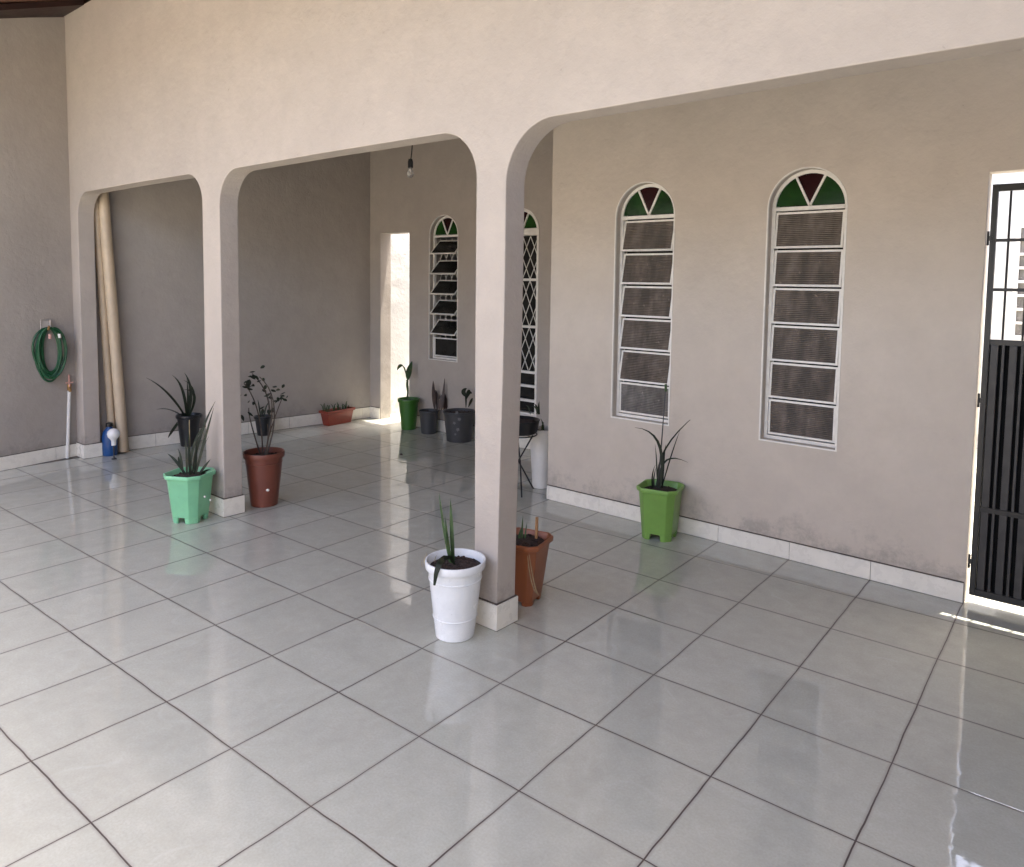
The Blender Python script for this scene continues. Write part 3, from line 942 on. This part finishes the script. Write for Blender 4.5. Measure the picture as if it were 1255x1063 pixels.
for (du, dv, fr_) in [(0, -16, .016), (3, -8, .020), (-3, -3, .017), (1, 5, .020), (-2, 11, .013)]:
    a = px(p, 560+du, 518+dv)
    view = Vector((CAM.x-p.location.x, CAM.y-p.location.y, 0)).normalized(); side = Vector((-view.y, view.x, 0))
    s_ = a.dot(side); rr_ = .125+(.157-.125)*max(0, min(1, a.z/.285))+.0012
    bm = bmesh.new(); vs = []
    for k in range(30):
        t = k/30*6.28319; q_ = fr_*(.55+.45*abs(math.cos(2.5*t+du)))
        ss, zz_ = s_+q_*math.cos(t), a.z+q_*math.sin(t)
        vs.append(bm.verts.new(side*ss+view*math.sqrt(max(1e-6, rr_*rr_-ss*ss))+Vector((0, 0, zz_))))
    c_ = bm.verts.new(side*s_+view*math.sqrt(rr_*rr_-s_*s_)+Vector((0, 0, a.z)))
    for k in range(30): bm.faces.new([c_, vs[k], vs[(k+1) % 30]])
    link('printed_flower', bm, M['print'], p)

# white pot in front
p = plant('large white round pot with two upright sword leaves in front of the middle pillar', (1.347, .685, 0))
round_pot(p, .136, .088, .353, M['white_plastic'], .036, .012, (.095, .27)); soil(p, .122, .322, 300)
bm = bmesh.new()
pix_blade(bm, p, [(553, 694), (545, 650), (538, 604)], .019, 0, .0, None, .3, lambda x: min(1, .7+.8*x)*max(.04, 1-x**4))
pix_blade(bm, p, [(556, 694), (554, 655), (552, 611)], .020, 0, .02, None, .3, lambda x: min(1, .7+.8*x)*max(.04, 1-x**4))
pix_blade(bm, p, [(554, 694), (549, 665), (545, 630)], .014, 0, -.01, None, .3)
link('foliage', bm, M['leaf'], p, True)
bm = bmesh.new()
fh, lh = Vector((fw.x, fw.y, 0)).normalized(), -Vector((rt.x, rt.y, 0)).normalized()
P_ = [lh*a+fh*b+Vector((0, 0, c)) for a, b, c in ((0, 0, .32), (.02, -.03, .372), (.045, -.08, .386), (.060, -.122, .374), (.070, -.140, .340), (.078, -.136, .285))]
pts = []
for i in range(len(P_)-1):
    for k in range(4): pts.append(P_[i].lerp(P_[i+1], k/4))
pts.append(P_[-1])
blade(bm, pts, .026, .2, 0, lambda x: max(.3, math.sin(math.pi*(.08+.80*x))))
link('drooping_leaf', bm, M['leaf_dark'], p, True)
bm = bmesh.new()
for u, v, h_ in ((521, 693, 12), (525, 690, 13), (529, 692, 10), (534, 692, 12), (518, 695, 8)):
    pix_blade(bm, p, [(u, v), (u-1, v-h_*.5), (u+random.uniform(-4, 3), v-h_)], .004, 0, .02)
link('dry_shoots', bm, M['dry'], p, True)

# orange brown square pot behind the middle pillar
p = plant('orange brown square pot with a short wooden stake behind the middle pillar', (1.338, 1.175, 0), R(14))
square_pot(p, .250, .152, .325, M['orange_brown'], .036, .03, .022); soil(p, .108, .305, 80)
bm = bmesh.new()
for pxs, w in [([(640, 668), (640, 650), (641, 632)], .012), ([(643, 668), (644, 655), (646, 640)], .010), ([(636, 668), (637, 655), (640, 645)], .012), ([(630, 668), (628, 640), (632, 600)], .016)]:
    pix_blade(bm, p, pxs, w)
link('foliage', bm, M['leaf'], p, True)
bm = bmesh.new(); a, b = px(p, 657, 668), px(p, 658, 634)
d = (b-a); s = .006
tube(bm, [a, b], .0085, 4); link('stake', bm, M['stake'], p)
bm = bmesh.new()
for pts_ in ([(646, 676), (652, 715), (661, 730)], [(648, 676), (656, 720), (663, 727)]):
    pix_blade(bm, p, pts_, .005, 0, -.15, -.15, .2)
link('hanging_stalk', bm, M['dry'], p, True)

# lime pot
p = plant('lime green square footed pot with arching thin leaves below the narrow window', (1.385, 2.475, 0), R(12))
square_pot(p, .262, .190, .335, M['lime'], .045); soil(p, .112, .305, 40)
bm = bmesh.new()
for pxs, w in [([(810, 602), (813, 555), (855, 507)], .010), ([(808, 602), (808, 545), (778, 524)], .016), ([(810, 602), (822, 560), (834, 526)], .008), ([(810, 602), (815, 566), (843, 567)], .010), ([(806, 602), (805, 570), (803, 545)], .008),
               ([(800, 602), (799, 585), (803, 570)], .010), ([(803, 602), (801, 590), (804, 573)], .009), ([(812, 600), (813, 570), (816, 545)], .014), ([(804, 602), (806, 590), (808, 577)], .012)]:
    pix_blade(bm, p, pxs, w*1.45, 0, random.uniform(-.02, .02) if pxs[-1][1] < 600 else -.125)
link('foliage', bm, M['leaf_dark'], p, True)
bm = bmesh.new(); pix_tube(bm, p, [(806, 602), (811, 540), (816, 472)], .0062); link('stake', bm, M['grey_plastic'], p)
bm = bmesh.new(); tube(bm, [px(p, 816, 480), px(p, 816, 471)], .0085, 8); link('stake_tip', bm, M['leaf'], p)

# tall white pot behind the plant stand
p = plant('tall white pot standing at the house corner behind the black plant stand', (.10, 2.865, 0))
round_pot(p, .105, .068, .47, M['pvc_white'], .03, .008); soil(p, .09, .44, 20)
bm = bmesh.new()
for a, b in (((0, 0, .44), (.02, 0, .52)), ((.01, .01, .44), (-.03, .02, .54))): blade(bm, bez(a, (a[0], a[1], .5), b, 6), .015)
link('foliage', bm, M['leaf'], p, True)

# plant stand with bowl
st = thing('plant_stand', 'thin black metal plant stand with splayed legs beside the house corner', 'plant stand', (.075, 2.62, 0))
bm = bmesh.new(); R_ = .135
tube(bm, [(R_*math.cos(a*math.pi/16), R_*math.sin(a*math.pi/16), .455) for a in range(33)], .005, 6, cap=False); link('ring', bm, M['black_metal'], st, True)
for k in range(3):
    a = R(200+120*k)
    bm = bmesh.new(); tube(bm, [(-.11*math.cos(a), -.11*math.sin(a), .453), (0.01*math.cos(a+1.57), 0.01*math.sin(a+1.57), .25), (.15*math.cos(a), .15*math.sin(a), .006)], .006, 6); link('leg', bm, M['black_metal'], st)
p = plant('wide shallow black bowl of thin shoots resting on the black plant stand', (.075, 2.62, .462))
bm = bmesh.new(); lathe(bm, [(0, 0), (.12, 0), (.135, .01), (.155, .10), (.16, .105), (.152, .108), (.145, .10), (.12, .075), (0, .075)], seg=40); link('pot', bm, M['black_plastic'], p, True)
soil(p, .135, .092, 20)
bm = bmesh.new()
for pxs, w in [([(660, 508), (658, 500), (655, 495)], .02), ([(661, 508), (660, 500), (661, 492)], .02), ([(658, 508), (657, 500), (651, 498)], .02), ([(650, 508), (648, 500), (644, 496)], .016)]: pix_blade(bm, p, pxs, w)
link('foliage', bm, M['leaf_dark'], p, True)

# ------------------------------------------------------------------ left corner
# hose on its hook
hk = thing('hose_hook', 'small grey metal wall hook holding the coiled green hose', 'hook', (lw_x(.60)+.002, .60, 1.16))
bm = bmesh.new(); tube(bm, [(.008, -.035, -.02), (.008, -.035, .07), (.008, .035, .07), (.008, .035, -.02)], .006, 6); box(bm, .001, .005, -.03, .03, -.01, .062); link('plate', bm, M['grey_plastic_light'], hk)
bm = bmesh.new(); tube(bm, [(.01, 0, .0), (.07, 0, -.01), (.085, 0, .02)], .009, 8); link('peg', bm, M['brass'], hk, True)
ho = thing('garden_hose', 'coiled dark green garden hose hanging from the wall hook', 'hose', (lw_x(.62), .62, .70))
bm = bmesh.new()
pts = []
loops = 9
for i in range(loops*36+1):
    a = i/36*2*math.pi; L = i/36
    k = int(L)
    rnd = random.Random(k*13+5); rn2 = random.Random((k+1)*13+5); f = L-k; sm = f*f*(3-2*f)
    mixv = lambda lo, hi: (rnd.uniform(lo, hi)*(1-sm)+rn2.uniform(lo, hi)*sm)
    ry = mixv(.06, .135); rz_ = mixv(.165, .24); off_ = mixv(.02, .08); cy_ = mixv(-.02, .02)
    top = .462
    pts.append((off_, cy_+ry*math.sin(a), top-rz_+rz_*math.cos(a)))
tube(bm, pts, .0085, 8)
link('coil', bm, M['hose'], ho, True)
bm = bmesh.new(); tube(bm, [(.075, -.01, .41), (.082, -.012, .37)], .013, 10); link('fitting', bm, M['pinkish'], ho, True)
bm = bmesh.new(); tube(bm, [(.078, .06, .41), (.082, .062, .375)], .012, 10); link('fitting', bm, M['white_metal'], ho, True)
# white pipe with tap
tp = thing('water_pipe', 'thin white upright water pipe with brass tap in the left corner', 'pipe', (lw_x(.74)+.02, .74, 0))
bm = bmesh.new(); tube(bm, [(0, 0, .002), (-.01, .035, .60)], .014, 12); link('pipe', bm, M['pvc_white'], tp, True)
bm = bmesh.new()
tube(bm, [(-.01, .035, .60), (-.01, .036, .655)], .017, 10); tube(bm, [(-.01, .036, .625), (.05, .02, .625), (.065, .015, .60)], .012, 10)
link('tap', bm, M['brass'], tp, True)
bm = bmesh.new(); tube(bm, [(.02, .028, .63), (.02, .028, .67)], .006, 8); box(bm, .012, .028, .0, .056, .668, .678); tube(bm, [(-.01, .036, .655), (-.01, .036, .74)], .009, 8); link('tap_handle', bm, M['pinkish'], tp)

# two pipes leaning behind the first pillar
def lean(label, b, t, r):
    o = thing('leaning_pipe', label, 'pipe', b, 'beige pipes leaning behind the left pillar')
    bm = bmesh.new()
    a, c = Vector((0, 0, 0)), Vector(t)-Vector(b); d = (c-a).normalized()
    n1 = d.orthogonal().normalized(); n2 = d.cross(n1); seg = 28
    lo = [bm.verts.new(a+(n1*math.cos(k/seg*6.28319)+n2*math.sin(k/seg*6.28319))*r+Vector((0, 0, r*.32))) for k in range(seg)]
    hi = [bm.verts.new(c+(n1*math.cos(k/seg*6.28319)+n2*math.sin(k/seg*6.28319))*r) for k in range(seg)]
    li = [bm.verts.new(c+(n1*math.cos(k/seg*6.28319)+n2*math.sin(k/seg*6.28319))*(r-.004)) for k in range(seg)]
    for k in range(seg):
        k2 = (k+1) % seg
        bm.faces.new([lo[k], lo[k2], hi[k2], hi[k]]); bm.faces.new([hi[k], hi[k2], li[k2], li[k]])
    bm.faces.new(lo); bm.faces.new(li)
    link('tube', bm, M['pvc'], o, True)
    return o
def pxp(u, v, y): return at_y(u, v, y)
b = at_y(151.5, 553, 1.16); b.z = .0
lean('thicker beige pipe leaning against the side wall nearer the mint pot', b, at_x(126, 236, -3.452), .045)
b = at_y(139, 553, 1.10); b.z = 0
lean('thinner darker beige pipe leaning next to the blue jug', b, at_x(117, 246, -3.49), .033)
# blue jug and white globe
q = at_y(130, 560, 1.075); 
bj = thing('blue_jug', 'blue plastic jug on the floor half hidden by the left pillar', 'jug', (-3.425, 1.04, 0))
bm = bmesh.new(); lathe(bm, [(0, 0), (.075, 0), (.085, .012), (.088, .09), (.085, .17), (.07, .22), (.03, .255), (.026, .27), (0, .27)], seg=32, sx=.72, sy=.72); link('body', bm, M['blue'], bj, True)
bm = bmesh.new(); lathe(bm, [(.029, .262), (.029, .29), (.025, .294), (0, .294)], seg=20); link('cap', bm, M['black_plastic'], bj, True)
def F0(u, v): return CAM+ray(u, v)*(-CAM.z/ray(u, v).z)
q = at_y(139, 531, 1.0)
gl = thing('globe_bulb', 'round white globe on a thin upright rod beside the blue jug', 'globe', (q.x, 1.0, 0))
bm = bmesh.new(); lathe(bm, [(0, .125), (.019, .125), (.020, .165), (.026, .178), (.045, .20), (.051, .225), (.045, .25), (.027, .27), (0, .277)], seg=28); link('globe', bm, M['bulb_white'], gl, True)
bm = bmesh.new(); lathe(bm, [(0, 0), (.022, 0), (.02, .01), (.005, .015), (.005, .1245), (0, .1245)], seg=16); link('rod', bm, M['grey_metal'], gl, True)

# hanging bulb
q = at_y(503, 197, 1.95)
hb = thing('hanging_bulb', 'clear light bulb hanging on a dark wire below the porch roof', 'bulb', (q.x, 1.95, q.z))
bm = bmesh.new(); tube(bm, bez((.0, 0, 0), (.05, 0, .1), (.01, 0, 3.72-q.z), 14), .004, 6); link('wire', bm, M['black_plastic'], hb, True)
bm = bmesh.new(); lathe(bm, [(0, .012), (.014, .01), (.019, -.01), (.019, -.05), (.012, -.055), (0, -.055)], seg=20); link('socket', bm, M['black_plastic'], hb, True)
bm = bmesh.new(); lathe(bm, [(.012, -.0555), (.013, -.062), (.022, -.08), (.025, -.096), (.021, -.112), (.010, -.121), (0, -.123)], seg=24); link('glass', bm, M['clear'], hb, True)

# odds and ends on the floor
q = CAM+ray(490, 558)*(-CAM.z/ray(490, 558).z)
bm = bmesh.new(); blade(bm, [(0, 0, .004), (.012, .006, .012), (.022, .01, .008), (.03, .01, .003)], .018, .6, 0, leafprof)
o = link('dry_leaf', bm, M['leaf_purple']); o.location = q; tag(o, 'tiny dark dry leaf lying on the glossy tiles near the green pot', 'leaf')

# ------------------------------------------------------------------ light
sd = Vector((.07, .15, .95)).normalized()      # towards the sun
el = math.asin(sd.z); az = math.atan2(sd.x, sd.y)
wd = bpy.data.worlds.new('World'); S.world = wd; wd.use_nodes = True
nt = wd.node_tree; bg = nt.nodes['Background']
sky = nt.nodes.new('ShaderNodeTexSky'); sky.sky_type = 'NISHITA'; sky.sun_disc = False
sky.sun_elevation = el; sky.sun_rotation = az; sky.air_density = 0.75; sky.dust_density = 6.0; sky.ozone_density = 1.0
nt.links.new(sky.outputs[0], bg.inputs['Color']); bg.inputs['Strength'].default_value = .15
L = bpy.data.lights.new('sun', 'SUN'); L.energy = 2.6; L.angle = R(.5); L.color = (1, .95, .87)
lo = bpy.data.objects.new('sun', L); COL.objects.link(lo)
lo.rotation_euler = (-sd).to_track_quat('-Z', 'Y').to_euler()

S.view_settings.view_transform = 'Standard'; S.view_settings.look = 'None'
S.view_settings.exposure = 3.05; S.view_settings.gamma = 1.0
S.render.engine = 'CYCLES'
S.cycles.use_denoising = True
S.cycles.max_bounces = 14; S.cycles.diffuse_bounces = 6; S.cycles.glossy_bounces = 5
S.cycles.sample_clamp_indirect = 8
